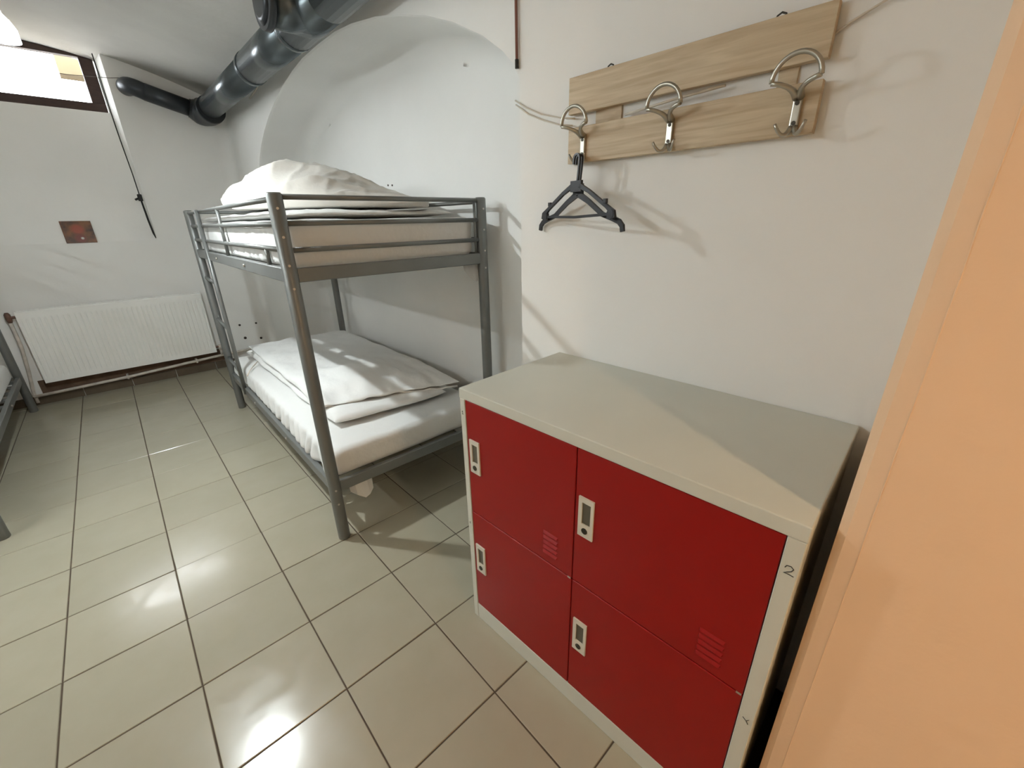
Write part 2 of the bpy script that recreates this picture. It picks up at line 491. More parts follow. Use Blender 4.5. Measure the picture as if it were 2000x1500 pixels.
# skirting, and a strip under the radiator with shade and dirt painted in
bb = empty('baseboard_back', (0, YB, 0)); tag(bb, 'dark tiled skirting along the foot of the radiator wall', 'skirting', kind='structure')
k = 0
x = XL
while x < XR - 0.06:
    x1 = min(x + 0.33, XR - 0.05)
    MB().box((x + 0.002, -0.014, 0.0), (x1 - 0.002, 0.0, 0.072), 0.002, 1).build('tile', M['skirt'], bb)
    x = x1
tag(MB().box((-0.22, YB - 0.005, 0.074), (1.10, YB, 0.20), 0.0).build('shade_dirt_strip_1', M['shade_dirt']), 'brown strip of painted shade and dirt below the radiator', 'plaster strip', kind='structure')

# ------------------------------------------------------------------ lamps
def pendant(name, pos, colr, strength, label):
    e = empty(name, (pos.x, pos.y, pos.z))
    zc = vault(pos.x) - pos.z
    b = MB()
    zs = [-0.036 * math.cos(t * PI / 12) for t in range(6)]
    b.tube([(0, 0, z) for z in zs], 0.036, 24, radii=[max(0.0008, 0.036 * math.sin(t * PI / 12)) for t in range(6)])
    b.build('bulb', emit_mat(name + '_glow', colr, strength), e)
    # opaque cup added to keep light off upper walls; its glow is added too
    MB().tube([(0, 0, -0.0250), (0, 0, -0.0285), (0, 0, -0.0275), (0, 0, 0.010), (0, 0, 0.032), (0, 0, 0.050)], 0.03, 28, radii=[0.0375, 0.0395, 0.0415, 0.0415, 0.032, 0.019], caps=False).build('added_cutoff_cup', emit_mat(name + '_added_cup_glow', colr, 6.0), e)
    MB().tube([(0, 0, 0.050), (0, 0, 0.095)], 0.02, 14, radii=[0.019, 0.018]).build('socket', M['socket'], e)
    MB().tube([(0, 0, 0.095), (0, 0, zc - 0.02)], 0.004, 8).build('cable', M['blackcable'], e)
    MB().tube([(0, 0, zc - 0.03), (0, 0, zc - 0.004)], 0.04, 20).build('ceiling_rose', M['socket'], e)
    tag(e, label, 'lamp')
    return e
pendant('pendant_bulb', LAMP_POS, BULB_NEUTRAL, BULB_NEUTRAL_STRENGTH, 'bare glowing bulb at the left edge in front of the window')
pendant('warm_pendant_bulb', WARM_POS, BULB_WARM, BULB_WARM_STRENGTH, 'warm bare bulb hanging behind the viewer near the pier')

tb = empty('added_fill_tube', (XL, 0.75, 2.0)); tag(tb, 'tube added for fill light on the left wall, outside the picture', 'lamp')  # unseen tube added as fill light for the room
MB().box((0.0, -0.66, -0.045), (0.045, 0.66, 0.045), 0.006, 2).build('housing', M['socket'], tb)
for yy in (-0.64, 0.64):
    MB().box((0.045, yy - 0.012, -0.016), (0.10, yy + 0.012, 0.016), 0.003, 1).build('end_holder', M['socket'], tb)
MB().tube([(0.08, -0.628, 0), (0.08, 0.628, 0)], 0.014, 14).build('tube', emit_mat('tube_glow', TUBE_COL, TUBE_STRENGTH), tb)

# ------------------------------------------------------------------ soft goods helpers
def nz(x, y, z=0.0):
    return noise.noise(Vector((x, y, z)))

def rounded_block(a, b, r, seg, disp=None):
    """closed block with rounded edges, gridded so it can be rumpled"""
    a = Vector(a); b = Vector(b); c = (a + b) / 2; h = (b - a) / 2
    bm = bmesh.new()
    nxs, nys, nzs = seg
    def lin(n, hh):
        # denser near the ends
        return [hh * math.sin(PI / 2 * (-1 + 2 * k / n)) * 0.35 + 0.65 * hh * (-1 + 2 * k / n) for k in range(n + 1)]
    X, Y, Z = lin(nxs, h.x), lin(nys, h.y), lin(nzs, h.z)
    vd = {}
    def V(i, j, k):
        if (i, j, k) not in vd:
            q = Vector((X[i], Y[j], Z[k]))
            inner = Vector((max(-h.x + r, min(h.x - r, q.x)), max(-h.y + r, min(h.y - r, q.y)), max(-h.z + r, min(h.z - r, q.z))))
            d = q - inner
            n = d.normalized() if d.length > 1e-9 else Vector((0, 0, 1))
            w = inner + n * r + c if d.length > 1e-9 else q + c
            if disp: w = disp(w, n)
            vd[(i, j, k)] = bm.verts.new(w)
        return vd[(i, j, k)]
    for i in range(nxs):
        for j in range(nys):
            for k in (0, nzs):
                bm.faces.new((V(i, j, k), V(i + 1, j, k), V(i + 1, j + 1, k), V(i, j + 1, k)))
    for i in range(nxs):
        for k in range(nzs):
            for j in (0, nys):
                bm.faces.new((V(i, j, k), V(i + 1, j, k), V(i + 1, j, k + 1), V(i, j, k + 1)))
    for j in range(nys):
        for k in range(nzs):
            for i in (0, nxs):
                bm.faces.new((V(i, j, k), V(i, j + 1, k), V(i, j + 1, k + 1), V(i, j, k + 1)))
    q = MB(); q.bm.free(); q.bm = bm
    return q

def soft_slab(nu, nv, fxy, base, top, p=5.0):
    """cloth slab; fxy(u,v)->(x,y), base(u,v,x,y), top(u,v,x,y), u,v in -1..1, edges closed softly"""
    bm = bmesh.new()
    U = [math.sin(PI / 2 * (-1 + 2 * k / nu)) * 0.5 + 0.5 * (-1 + 2 * k / nu) for k in range(nu + 1)]
    W = [math.sin(PI / 2 * (-1 + 2 * k / nv)) * 0.5 + 0.5 * (-1 + 2 * k / nv) for k in range(nv + 1)]
    T = []; B = []
    for u in U:
        rt = []; rb = []
        for v in W:
            x, y = fxy(u, v)
            e = (max(0, 1 - abs(u) ** p) * max(0, 1 - abs(v) ** p)) ** 0.5
            zb = base(u, v, x, y); zt = top(u, v, x, y)
            mid = zb + (zt - zb) * 0.42
            rt.append(bm.verts.new((x, y, mid + (zt - mid) * e)))
            rb.append(bm.verts.new((x, y, mid - (mid - zb) * e - 1e-4)))
        T.append(rt); B.append(rb)
    for i in range(nu):
        for j in range(nv):
            bm.faces.new((T[i][j], T[i + 1][j], T[i + 1][j + 1], T[i][j + 1]))
            bm.faces.new((B[i][j], B[i][j + 1], B[i + 1][j + 1], B[i + 1][j]))
    for i in range(nu):
        for j in (0, nv):
            bm.faces.new((T[i][j], T[i + 1][j], B[i + 1][j], B[i][j]))
    for j in range(nv):
        for i in (0, nu):
            bm.faces.new((T[i][j], T[i][j + 1], B[i][j + 1], B[i][j]))
    q = MB(); q.bm.free(); q.bm = bm
    return q

# ------------------------------------------------------------------ bunk bed
BW, BL, BH = 0.905, 2.070, 1.479
def make_bunk():
    root = empty('bunk_bed')
    mt = M['bed']
    # posts with screw heads
    for px_, py_ in ((0, 0), (BW, 0), (0, BL), (BW, BL)):
        q = MB().tube([(px_, py_, 0.0), (px_, py_, 0.004), (px_, py_, BH - 0.006), (px_, py_, BH)], 0.026, 20, radii=[0.024, 0.026, 0.026, 0.021])
        p_ = q.build('post', mt, root)
        sgn = -1 if py_ == 0 else 1
        for zz in (1.428, 1.334, 1.237, 1.155, 0.272, 0.200):
            MB().tube([(px_ - 0.004, py_ + sgn * 0.0255, zz), (px_ - 0.004, py_ + sgn * 0.0280, zz)], 0.0045, 10).build('screw', M['screw'], p_)
    # head and foot ends
    for y in (0, BL):
        for zz, rr in ((1.466, 0.0095), (1.379, 0.0095), (1.288, 0.0095)):
            MB().tube([(0.02, y, zz), (BW - 0.02, y, zz)], rr, 12).build('end_rail', mt, root)
        MB().box((0.022, y - 0.012, 1.174), (BW - 0.022, y + 0.012, 1.226), 0.003, 1).build('end_beam', mt, root)
        MB().box((0.022, y - 0.012, 0.250), (BW - 0.022, y + 0.012, 0.302), 0.003, 1).build('end_beam', mt, root)
        # short vertical stubs beside the posts that carry the guard rails
        for xx in (BW - 0.040,):
            MB().tube([(xx, y, 1.226), (xx, y, 1.456)], 0.006, 8).build('spindle', mt, root)
    # long sides
    for x, sg in ((0, -1), (BW, 1)):
        for zz in (1.460, 1.378, 1.290):
            MB().tube([(x, 0.02, zz), (x, BL - 0.02, zz)], 0.0095, 12).build('guard_rail', mt, root)
        for yy, zt_ in ((0.25, 1.29), (1.05, 1.470)):
            MB().tube([(x, yy, 1.226), (x, yy, zt_)], 0.0085, 10).build('guard_upright', mt, root)
        for z0 in (1.174, 0.250):
            bmn = MB().box((x - 0.013, 0.022, z0), (x + 0.013, BL - 0.022, z0 + 0.052), 0.003, 1).build('side_beam', mt, root)
            for yy in (0.65, 1.33):
                MB().tube([(x + sg * 0.013, yy, z0 + 0.026), (x + sg * 0.020, yy, z0 + 0.026)], 0.007, 10).build('bolt', M['screw'], bmn)
    # ladder on the far half of the open side
    LY = 1.62
    MB().tube([(-0.012, LY, 0.255), (-0.012, LY, 1.470)], 0.0125, 12).build('ladder_stile', mt, root)
    for zz in (1.03, 0.728, 0.426):
        MB().tube([(-0.012, LY, zz), (0, BL - 0.02, zz)], 0.0115, 12).build('ladder_rung', mt, root)
    # slats under both mattresses
    for z0 in (1.205, 0.28):
        for k in range(12):
            yy = 0.10 + k * (BL - 0.20) / 11
            MB().box((0.014, yy - 0.03, z0), (BW - 0.014, yy + 0.03, z0 + 0.012)).build('slat', M['bed'], root)
    return root
bunk = make_bunk()
bunk.location = (0.945, 0.352, 0); bunk.rotation_euler = (0, 0, math.radians(-0.43))
tag(bunk, 'grey metal bunk bed with ladder standing in front of the arched niche', 'bunk bed', 'metal bunk beds')
bunk2 = copy_tree(bunk)
LB_O, LB_R = Vector((-1.150, 1.485, 0)), math.radians(1.1)
bunk2.location = LB_O; bunk2.rotation_euler = (0, 0, LB_R)
bunk2['label'] = 'grey metal bunk bed at the left edge of which only posts show'

# mattresses in bed coordinates (origin at the near left post foot)
def make_mattress(z0, z1, rumple, flap):
    def disp(w, n):
        x, y, z = w
        # tucked sheet ripples along the open long side
        if n.x < -0.3:
            low = max(0.0, min(1.0, (z1 - z) / (z1 - z0) * 1.3))
            amp = rumple * low * (0.4 + 0.6 * max(0, nz(y * 1.6, 3.1)) + 0.5 * max(0.0, 1 - y / 1.2))
            rip = abs(math.sin(y * 34 + 3 * nz(y * 5, z * 4))) - 0.35
            w = w + Vector((-amp * rip - 0.004 * nz(y * 9, z * 14, 1.0), 0, 0))
        if n.y < -0.5:
            w = w + Vector((0, 0.006 * nz(x * 4 + z * 6, z * 5, 2.0), 0))
        if n.z > 0.3:
            w = w + Vector((0, 0, 0.008 * nz(x * 3, y * 3, 5.0) + 0.003 * nz(x * 11, y * 9, 7.0)))
        return w
    q = rounded_block((0.020, 0.030, z0), (BW - 0.022, BL - 0.035, z1), 0.035, (22, 120, 10), disp)
    o = q.build('mattress', M['sheet'], None, smooth=True)
    if flap:
        x0, fz = flap
        f = MB()
        nu = 6
        rows = []
        shape = [(0.000, 0.045), (0.030, 0.078), (0.062, 0.102), (0.085, 0.092), (0.108, 0.072), (0.112, 0.0)]
        up = [f.bm.verts.new((x0 + sx, 0.030 + 0.006 * math.sin(sx * 60), fz)) for sx, d in shape]
        lo_ = [f.bm.verts.new((x0 + sx, 0.022 - 0.012 * d / 0.1 + 0.006 * math.sin(sx * 60), fz - d)) for sx, d in shape]
        for a in range(len(shape) - 1):
            f.bm.faces.new((up[a], up[a + 1], lo_[a + 1], lo_[a]))
        bmesh.ops.solidify(f.bm, geom=f.bm.faces[:], thickness=0.003)
        f.build('sheet_flap', M['sheet'], o)
    return o
def place(o, org, rz):
    o.location = org; o.rotation_euler = (0, 0, rz)
B_O, B_R = Vector((0.945, 0.352, 0)), math.radians(-0.43)
mu = make_mattress(1.218, 1.392, 0.014, (0.800, 1.19))
place(mu, B_O, B_R); tag(mu, 'white sheeted mattress on the upper bunk behind the guard rails', 'mattress', 'mattresses')
ml = make_mattress(0.292, 0.425, 0.050, (0.070, 0.252))
place(ml, B_O, B_R); tag(ml, 'white sheeted mattress on the lower bunk below the folded duvet', 'mattress', 'mattresses')
ml2 = copy_tree(ml); place(ml2, LB_O, LB_R); ml2['label'] = 'white mattress low in the bunk bed at the left edge'

# folded duvet on the lower bunk (world coordinates)
def lerp(a, b, t): return a + (b - a) * t
def quadmap(p00, p10, p11, p01):
    # u: left->right, v: near->far
    def f(u, v):
        s, t = (u + 1) / 2, (v + 1) / 2
        x = lerp(lerp(p00[0], p10[0], s), lerp(p01[0], p11[0], s), t)
        y = lerp(lerp(p00[1], p10[1], s), lerp(p01[1], p11[1], s), t)
        return x, y
    return f
def gauss(x, y, cx, cy, sx, sy): return math.exp(-((x - cx) / sx) ** 2 - ((y - cy) / sy) ** 2)
LZ = 0.428
q1 = quadmap((1.075, 0.615), (1.70, 0.56), (1.815, 2.30), (1.075, 2.36))
def f1(u, v):
    x, y = q1(u, v)
    return x + 0.012 * nz(y * 4, u), y + 0.02 * nz(x * 5, v) - 0.02 * max(0, -v) ** 8
lay1 = soft_slab(46, 90, f1, lambda u, v, x, y: LZ + 0.002, lambda u, v, x, y: LZ + 0.058 + 0.010 * nz(x * 7, y * 6, 1.5) + 0.020 * max(0, -v) ** 6 * (0.6 - 0.4 * u), p=14)
dv = empty('folded_duvet', (1.45, 1.4, LZ)); tag(dv, 'white duvet folded flat on the lower bunk', 'duvet')
o = lay1.xform(Matrix.Translation((-1.45, -1.4, -LZ))).build('lower_fold', M['duvet'], dv, smooth=True)
q2 = quadmap((1.055, 0.735), (1.800, 0.545), (1.825, 2.26), (1.095, 2.34))
def f2(u, v):
    x, y = q2(u, v)
    return x + 0.015 * nz(y * 3, u + 4), y + 0.018 * nz(x * 5 + 3, v)
def t2(u, v, x, y):
    z = LZ + 0.100 + 0.014 * nz(x * 5, y * 5, 9.5) + 0.008 * nz(x * 13, y * 10, 2.5) + 0.012 * max(0, -v) ** 2 * nz(x * 22, y * 5, 4.5)
    z += 0.065 * gauss(x, y, 1.30, 0.98, 0.26, 0.22)
    z += 0.020 * gauss(x, y, 1.55, 1.0, 0.25, 0.3)
    z -= 0.028 * max(0, -v) ** 4 * (0.6 + 0.6 * max(0, u))
    return z
lay2 = soft_slab(54, 100, f2, lambda u, v, x, y: LZ + 0.062 + 0.006 * max(0, -v), t2, p=14)
lay2.xform(Matrix.Translation((-1.45, -1.4, -LZ))).build('upper_fold', M['duvet'], dv, smooth=True)
# turned hem along the near edge of the top layer
pts = []
for k in range(41):
    u = -0.97 + 1.94 * k / 40
    x, y = f2(u, -0.985)
    pts.append((x - 1.45, y - 1.4, t2(u, -0.985, x, y) - 0.026 - LZ))
MB().tube(pts, 0.006, 8).build('hem', M['duvet'], dv)
# small ties hanging from the sheet
MB().tube([(1.075 - 1.45, 2.02 - 1.4, 0.03), (1.03 - 1.45, 1.98 - 1.4, 0.01), (0.99 - 1.45, 1.90 - 1.4, 0.006), (0.965 - 1.45, 1.88 - 1.4, -0.02)], 0.004, 6).build('tie', M['cord'], dv)

# upper bunk: flat folded duvet with a heaped pillow
UZ = 1.396
q3 = quadmap((1.000, 0.50), (1.79, 0.47), (1.80, 2.32), (1.000, 2.34))
du = soft_slab(44, 80, lambda u, v: (q3(u, v)[0] + 0.012 * nz(v * 5, u), q3(u, v)[1] + 0.02 * nz(u * 4, v)), lambda u, v, x, y: UZ,
               lambda u, v, x, y: UZ + 0.038 + 0.010 * nz(x * 6, y * 5, 4.0) + 0.006 * nz(x * 14, y * 12, 6.0), p=8)
o = du.xform(Matrix.Translation((-1.4, -1.4, -UZ))).build('spread_duvet', M['duvet'], None, smooth=True)
o.location = (1.4, 1.4, UZ); tag(o, 'white duvet spread flat on the upper bunk under the pillow', 'duvet')

PA, PB = Vector((1.050, 1.66, 0)), Vector((1.62, 0.46, 0))      # spine of the pillow heap
def pillow():
    bm = bmesh.new()
    ax = (PB - PA); L_ = ax.length; ax.normalize(); side = Vector((ax.y, -ax.x, 0))   # side points towards the open side
    if side.x > 0: side = -side
    ns, nt_ = 150, 90
    T = []
    z0 = UZ + 0.042
    for i in range(ns + 1):
        s = i / ns
        # width and crest along the spine
        wd = 0.006 + 0.31 * (math.sin(PI * min(1, s)) ** (0.85 if s < 0.5 else 0.6))
        hh = min(1.0, 0.25 + s / 0.26) * 0.185 * math.exp(-((s - 0.47) / 0.34) ** 2) * (0.5 + 0.5 * math.sin(PI * s))
        lift = 0.078 * max(0, 1 - s / 0.34) ** 1.2
        row = []
        for j in range(nt_ + 1):
            a = 2 * PI * j / nt_
            c, sn = math.cos(a), math.sin(a)
            cc = math.copysign(abs(c) ** 0.85, c); ss = math.copysign(abs(sn) ** (0.8 if sn > 0 else 0.6), sn)
            t = cc * wd
            q = PA + ax * (s * L_) + side * t
            zt = hh * max(0, ss) + (0.004 + 0.012 * min(1, s * 6)) * ss
            zb = 0.03
            z = z0 + lift * (0.85) + 0.012 + (zt if ss > 0 else -0.012 * abs(ss) - lift * 0.10 * abs(ss))
            # creases running down from the crest
            cr = 0.026 * nz(s * 8 + 2.5 * t, t * 3, 1.0) + 0.008 * nz(s * 20 + 7 * t, t * 4, 3.0)
            rd = 1.0 - abs(nz(s * 6 + 5 * t, t * 2.2, 12.0)) * 2.2
            cr += 0.024 * max(0.0, rd) ** 3 - 0.006
            rd = 1.0 - abs(nz(s * 15 - 4 * t, t * 6, 22.0)) * 2.6
            cr += 0.006 * max(0.0, rd) ** 3
            cr += 0.018 * (abs(nz(s * 7 + 6 * t, t * 2.0, 8.0)) - 0.25)
            e = max(0, ss) ** 0.7 * math.sin(PI * max(0.0, min(1, s))) ** 0.4
            z += cr * e
            q = q + side * (cr * 0.8 * e)
            row.append(bm.verts.new((q.x, q.y, max(z, z0 - 0.002))))
        T.append(row)
    for i in range(ns):
        for j in range(nt_):
            bm.faces.new((T[i][j], T[i + 1][j], T[i + 1][(j + 1) % (nt_ + 1)], T[i][(j + 1) % (nt_ + 1)]))
    bmesh.ops.remove_doubles(bm, verts=bm.verts[:], dist=1e-5)
    for e in (T[0], T[-1]):
        vv = [v for v in e if v.is_valid]
        try: bm.faces.new(vv)
        except Exception: pass
    q = MB(); q.bm.free(); q.bm = bm
    return q
ctr = (PA + PB) / 2 + Vector((0, 0, UZ + 0.04))
o = pillow().xform(Matrix.Translation(-ctr)).build('pillow', M['pillow'], None, smooth=True)
o.location = ctr; tag(o, 'plump creased white pillow heaped on the upper bunk', 'pillow')

# ------------------------------------------------------------------ radiator and its pipes
RW0, RW1, RZ0, RZ1, RYF, RYB = -0.168, 1.040, 0.190, 0.785, 3.655, 3.725
rad = empty('radiator', (RW0, RYF, RZ0)); tag(rad, 'white ribbed panel radiator on the wall under the window', 'radiator')
RWD, RHT = RW1 - RW0, RZ1 - RZ0
g = MB()
nr = 36
pit = RWD / nr
xs = []
for k in range(nr):
    b0 = k * pit
    xs += [(b0 + 0.0, 0.0), (b0 + pit * 0.30, 0.0), (b0 + pit * 0.42, 0.008), (b0 + pit * 0.62, 0.008), (b0 + pit * 0.74, 0.0)]
xs.append((RWD, 0.0))
levels = [(0.0, 0.0), (0.035, 0.0), (0.055, 1.0), (RHT - 0.075, 1.0), (RHT - 0.055, 0.0), (RHT - 0.012, 0.0), (RHT - 0.006, -0.4)]
rows = []
for z, k in levels:
    rows.append([g.bm.verts.new((x, d * 0.6 * max(k, 0) + (0.006 if k < 0 else 0), z)) for x, d in xs])
for a, b in zip(rows, rows[1:]):
    for k in range(len(xs) - 1):
        g.bm.faces.new((a[k], a[k + 1], b[k + 1], b[k]))
g.build('front_panel', M['rad'], rad)
MB().box((0.004, 0.052, 0.0), (RWD - 0.004, 0.060, RHT - 0.02), 0.002, 1).build('rear_panel', M['rad'], rad)
for xx in (0.0, RWD - 0.008):
    MB().box((xx, 0.008, 0.02), (xx + 0.008, 0.062, RHT), 0.002, 1).build('side_cover', M['rad'], rad)
gr = MB().box((0.008, 0.008, RHT - 0.008), (RWD - 0.008, 0.014, RHT)).box((0.008, 0.056, RHT - 0.008), (RWD - 0.008, 0.062, RHT)).build('top_grille', M['rad'], rad)
for k in range(50):
    xx = 0.02 + k * (RWD - 0.04) / 49
    MB().box((xx - 0.004, 0.014, RHT - 0.006), (xx + 0.004, 0.056, RHT - 0.002)).build('grille_bar', M['rad'], gr)
# connection top left and bottom right
MB().tube([(0.0, 0.032, RHT - 0.045), (-0.05, 0.032, RHT - 0.045)], 0.011, 10).build('inlet', M['valve'], rad)
vl = MB().tube([(-0.042, 0.032, RHT - 0.085), (-0.042, 0.032, RHT - 0.06), (-0.042, 0.032, RHT - 0.02), (-0.042, 0.032, RHT - 0.005)], 0.015, 12, radii=[0.012, 0.018, 0.018, 0.010]).build('valve', M['valve'], rad)
MB().tube([(RWD, 0.032, 0.045), (RWD + 0.045, 0.032, 0.045)], 0.011, 10).build('outlet', M['valve'], rad)
MB().tube([(RWD + 0.040, 0.032, 0.062), (RWD + 0.040, 0.032, 0.01)], 0.016, 12).build('valve', M['radpipe'], rad)

g = MB()
g.tube([(-0.21, 3.687, 0.70), (-0.212, 3.690, 0.5), (-0.235, 3.700, 0.3), (-0.262, 3.700, 0.12), (-0.262, 3.700, 0.03)], 0.0115, 10)
tag(g.build('heating_riser_pipe', M['radpipe']), 'white painted pipe rising to the left end of the radiator', 'pipe')
g = MB()
g.tube([(-0.27, 3.69, 0.088), (0.33, 3.69, 0.104), (1.00, 3.69, 0.140), (1.58, 3.69, 0.158)], 0.0125, 10)
hp = tag(g.build('heating_floor_pipe', M['radpipe']), 'white painted heating pipe running low below the radiator', 'pipe')
MB().tube([(1.08, 3.687, 0.205), (1.08, 3.687, 0.150)], 0.011, 10).build('branch', M['radpipe'], hp)
for xx, zz in ((0.33, 0.104), (0.86, 0.132)):
    MB().box((xx - 0.008, 3.674, zz - 0.018), (xx + 0.008, YB - 0.001, zz + 0.018), 0.002, 1).build('bracket', M['radpipe'], hp)

# ------------------------------------------------------------------ small things on the radiator wall
SL = math.atan2(WY - YB, WZ0 - RZ)      # lean of the sloping splay
ic = MB().box((-0.093, -0.006, 0.0), (0.093, 0.006, 0.172), 0.0015, 1).build('small_picture', M['icon'])
ic.rotation_euler = (-SL, 0, 0)
ic.location = (0.360, YB - 0.007, 1.268)
tag(ic, 'small square dark red and brown picture leaning under the window', 'picture')

g = MB()
cp = [(0.806, YB - 0.008, 2.64), (0.808, YB - 0.008, 2.45), (0.808, YB - 0.008, 2.25), (0.812, YB - 0.008, 2.05), (0.822, YB - 0.008, 1.80), (0.824, YB - 0.008, 1.62)]
g.tube(cp, 0.004, 8)
cb = tag(g.build('black_cable', M['blackcable']), 'thin black cable hanging from the window along the recess edge', 'cable')
MB().box((0.806, YB - 0.024, 1.590), (0.838, YB - 0.002, 1.645), 0.004, 1).tube([(0.81, YB - 0.012, 1.612), (0.785, YB - 0.014, 1.600)], 0.008, 8).build('clip', M['blackcable'], cb)
MB().tube([(0.824, YB - 0.010, 1.60), (0.830, YB - 0.010, 1.44), (0.838, YB - 0.010, 1.33), (0.845, YB - 0.010, 1.285)], 0.006, 8, radii=[0.006, 0.0075, 0.0075, 0.003]).build('plug_end', M['blackcable'], cb)
g = MB()
g.tube([(-0.3, YB - 0.015, 2.49), (0.28, YB - 0.01, 2.478), (0.62, YB - 0.012, 2.472), (0.86, YB - 0.012, 2.49), (0.965, YB - 0.03, 2.505)], 0.0022, 6)
tag(g.build('stretched_wire', M['wire']), 'thin grey wire stretched across the window to the small duct', 'wire')

for k, (u, v, r, lb) in enumerate(((468, 635, 0.011, 'dark wall plug hole upper left of four by the bunk ladder'), (500, 631, 0.010, 'dark wall plug hole upper right of four by the bunk ladder'),
                                   (479, 660, 0.014, 'dark wall plug hole lower left of four by the bunk ladder'), (510, 660, 0.012, 'dark wall plug hole lower right of four by the bunk ladder'))):
    c = ony(u, v, YB - 0.001)
    g = MB().tube([(0, 0.003, 0), (0, -0.001, 0), (0, -0.0025, 0)], r, 10, radii=[r, r, r * 0.6])
    o = g.build('wall_plug', M['hole']); o.location = (c.x, YB - 0.002, c.z)
    tag(o, lb, 'wall plug', 'wall plugs by the ladder')
for u, v, lb in ((758, 362, 'tiny dark nail hole on the left of the pair above the pillow'), (766, 362, 'tiny dark nail hole on the right of the pair above the pillow')):
    c = onx(u, v, XR + ND - 0.001)
    g = MB().tube([(0.004, 0, 0), (-0.002, 0, 0)], 0.006, 8)
    o = g.build('nail_hole', M['hole']); o.location = c
    tag(o, lb, 'nail hole', 'nail holes in the niche')

# ------------------------------------------------------------------ ventilation duct
dt = empty('ventilation_duct', (1.45, 2.0, 2.28)); tag(dt, 'grey metal ventilation duct under the vault with elbow and tee', 'duct')
def dpart(name, pts, r, mt, n=24, radii=None, parent=None, caps=True):
    q = MB().tube([(x - 1.45, y - 2.0, z - 2.28) for x, y, z in pts], r, n, radii=radii, caps=caps)
    return q.build(name, M[mt], parent or dt)
def bend(a, c, b, n=8):
    a, c, b = Vector(a), Vector(c), Vector(b)
    return [tuple(a * (1 - t) ** 2 + c * 2 * t * (1 - t) + b * t * t) for t in [k / n for k in range(n + 1)]]
dpart('wall_elbow', bend((0.955, YB - 0.002, 2.445), (0.955, 3.615, 2.445), (1.06, 3.62, 2.40)), 0.062, 'ductdark')
dpart('small_pipe', [(1.05, 3.62, 2.404), (1.36, 3.61, 2.318)], 0.064, 'ductdark')
sp = dpart('pipe_collar', [(1.33, 3.611, 2.326), (1.36, 3.61, 2.318)], 0.072, 'ductdark')
dpart('corner_elbow', bend((1.34, 3.611, 2.322), (1.455, 3.60, 2.285), (1.452, 3.40, 2.300), 10), 0.098, 'ductdark', radii=[0.074, 0.085, 0.098, 0.103, 0.105, 0.105, 0.105, 0.105, 0.104, 0.104, 0.104])
m1, m2, m3 = (1.448, 3.42, 2.312), (1.446, 2.05, 2.292), (1.444, 1.24, 2.278)
dpart('main_pipe', [m1, m2], 0.084, 'duct')
dpart('main_pipe', [m2, m3], 0.090, 'duct')
dpart('seam_collar', [(1.446, 2.075, 2.2925), (1.446, 2.03, 2.2915)], 0.0925, 'duct')
dpart('tee_collar', [(1.444, 1.26, 2.2785), (1.444, 1.22, 2.278)], 0.0965, 'duct')
dpart('tee_body', [(1.444, 1.24, 2.278), (1.443, 0.78, 2.276)], 0.0955, 'duct')
dpart('main_pipe', [(1.443, 0.80, 2.276), (1.440, -1.30, 2.276)], 0.0985, 'duct')
dpart('tee_branch', [(1.43, 1.02, 2.277), (1.262, 1.02, 2.280)], 0.098, 'duct')
fl = dpart('branch_flange', [(1.268, 1.02, 2.280), (1.240, 1.02, 2.280)], 0.114, 'ductdark', radii=[0.114, 0.112])
dpart('flange_cap', [(1.241, 1.02, 2.280), (1.228, 1.02, 2.280)], 0.098, 'ductdark', parent=fl, radii=[0.098, 0.07])
g = MB()
g.tube([onx(512, 148, 1.585), onx(500, 175, 1.59), onx(488, 192, 1.595)], 0.006, 8)
tag(g.build('loose_cable_stub', M['cord']), 'short pale cable stub behind the duct beside the arch', 'cable')

# reddish cable on the wall edge
g = MB()
zc = 2.40
g.tube([(1.592, -0.186, zc), (1.592, -0.186, 2.1), (1.592, -0.187, 1.845)], 0.0045, 8)
rc = tag(g.build('reddish_cable', M['redcable']), 'thin reddish brown cable hanging beside the arch above the coat rack', 'cable')
MB().tube([(1.592, -0.187, 1.852), (1.592, -0.187, 1.828)], 0.006, 8).build('cable_end', M['ink'], rc)

# ------------------------------------------------------------------ coat rack
BX = 1.585
cr = empty('coat_rack', (BX + 0.013, -0.732, 1.64), math.atan(0.04)); tag(cr, 'light oak coat rack of two boards with three metal hooks', 'coat rack')
oy, oz = -0.735, 1.638
MB().box((0, -1.055 - oy, 1.660 - oz), (0.018, -0.415 - oy, 1.752 - oz), 0.001, 1).build('board', M['oak'], cr)
MB().box((0, -1.055 - oy, 1.530 - oz), (0.018, -0.417 - oy, 1.625 - oz), 0.001, 1).build('board', M['oak'], cr)
for (ya_, yb2, th) in ((-0.585, -0.500, 0.0075), (-1.003, -0.965, 0.0075)):
    MB().box((0.018, ya_ - oy, 1.540 - oz), (0.018 + th, yb2 - oy, 1.745 - oz), 0.001, 1).build('batten', M['oak'], cr)
for yy in (-0.546, -0.953):
    MB().tube([(0.012, yy + 0.010 - oy, 1.750 - oz), (0.012, yy + 0.008 - oy, 1.757 - oz), (0.012, yy - oy, 1.761 - oz), (0.012, yy - 0.008 - oy, 1.757 - oz), (0.012, yy - 0.010 - oy, 1.750 - oz)], 0.002, 6).build('hanging_loop', M['hookscrew'], cr)
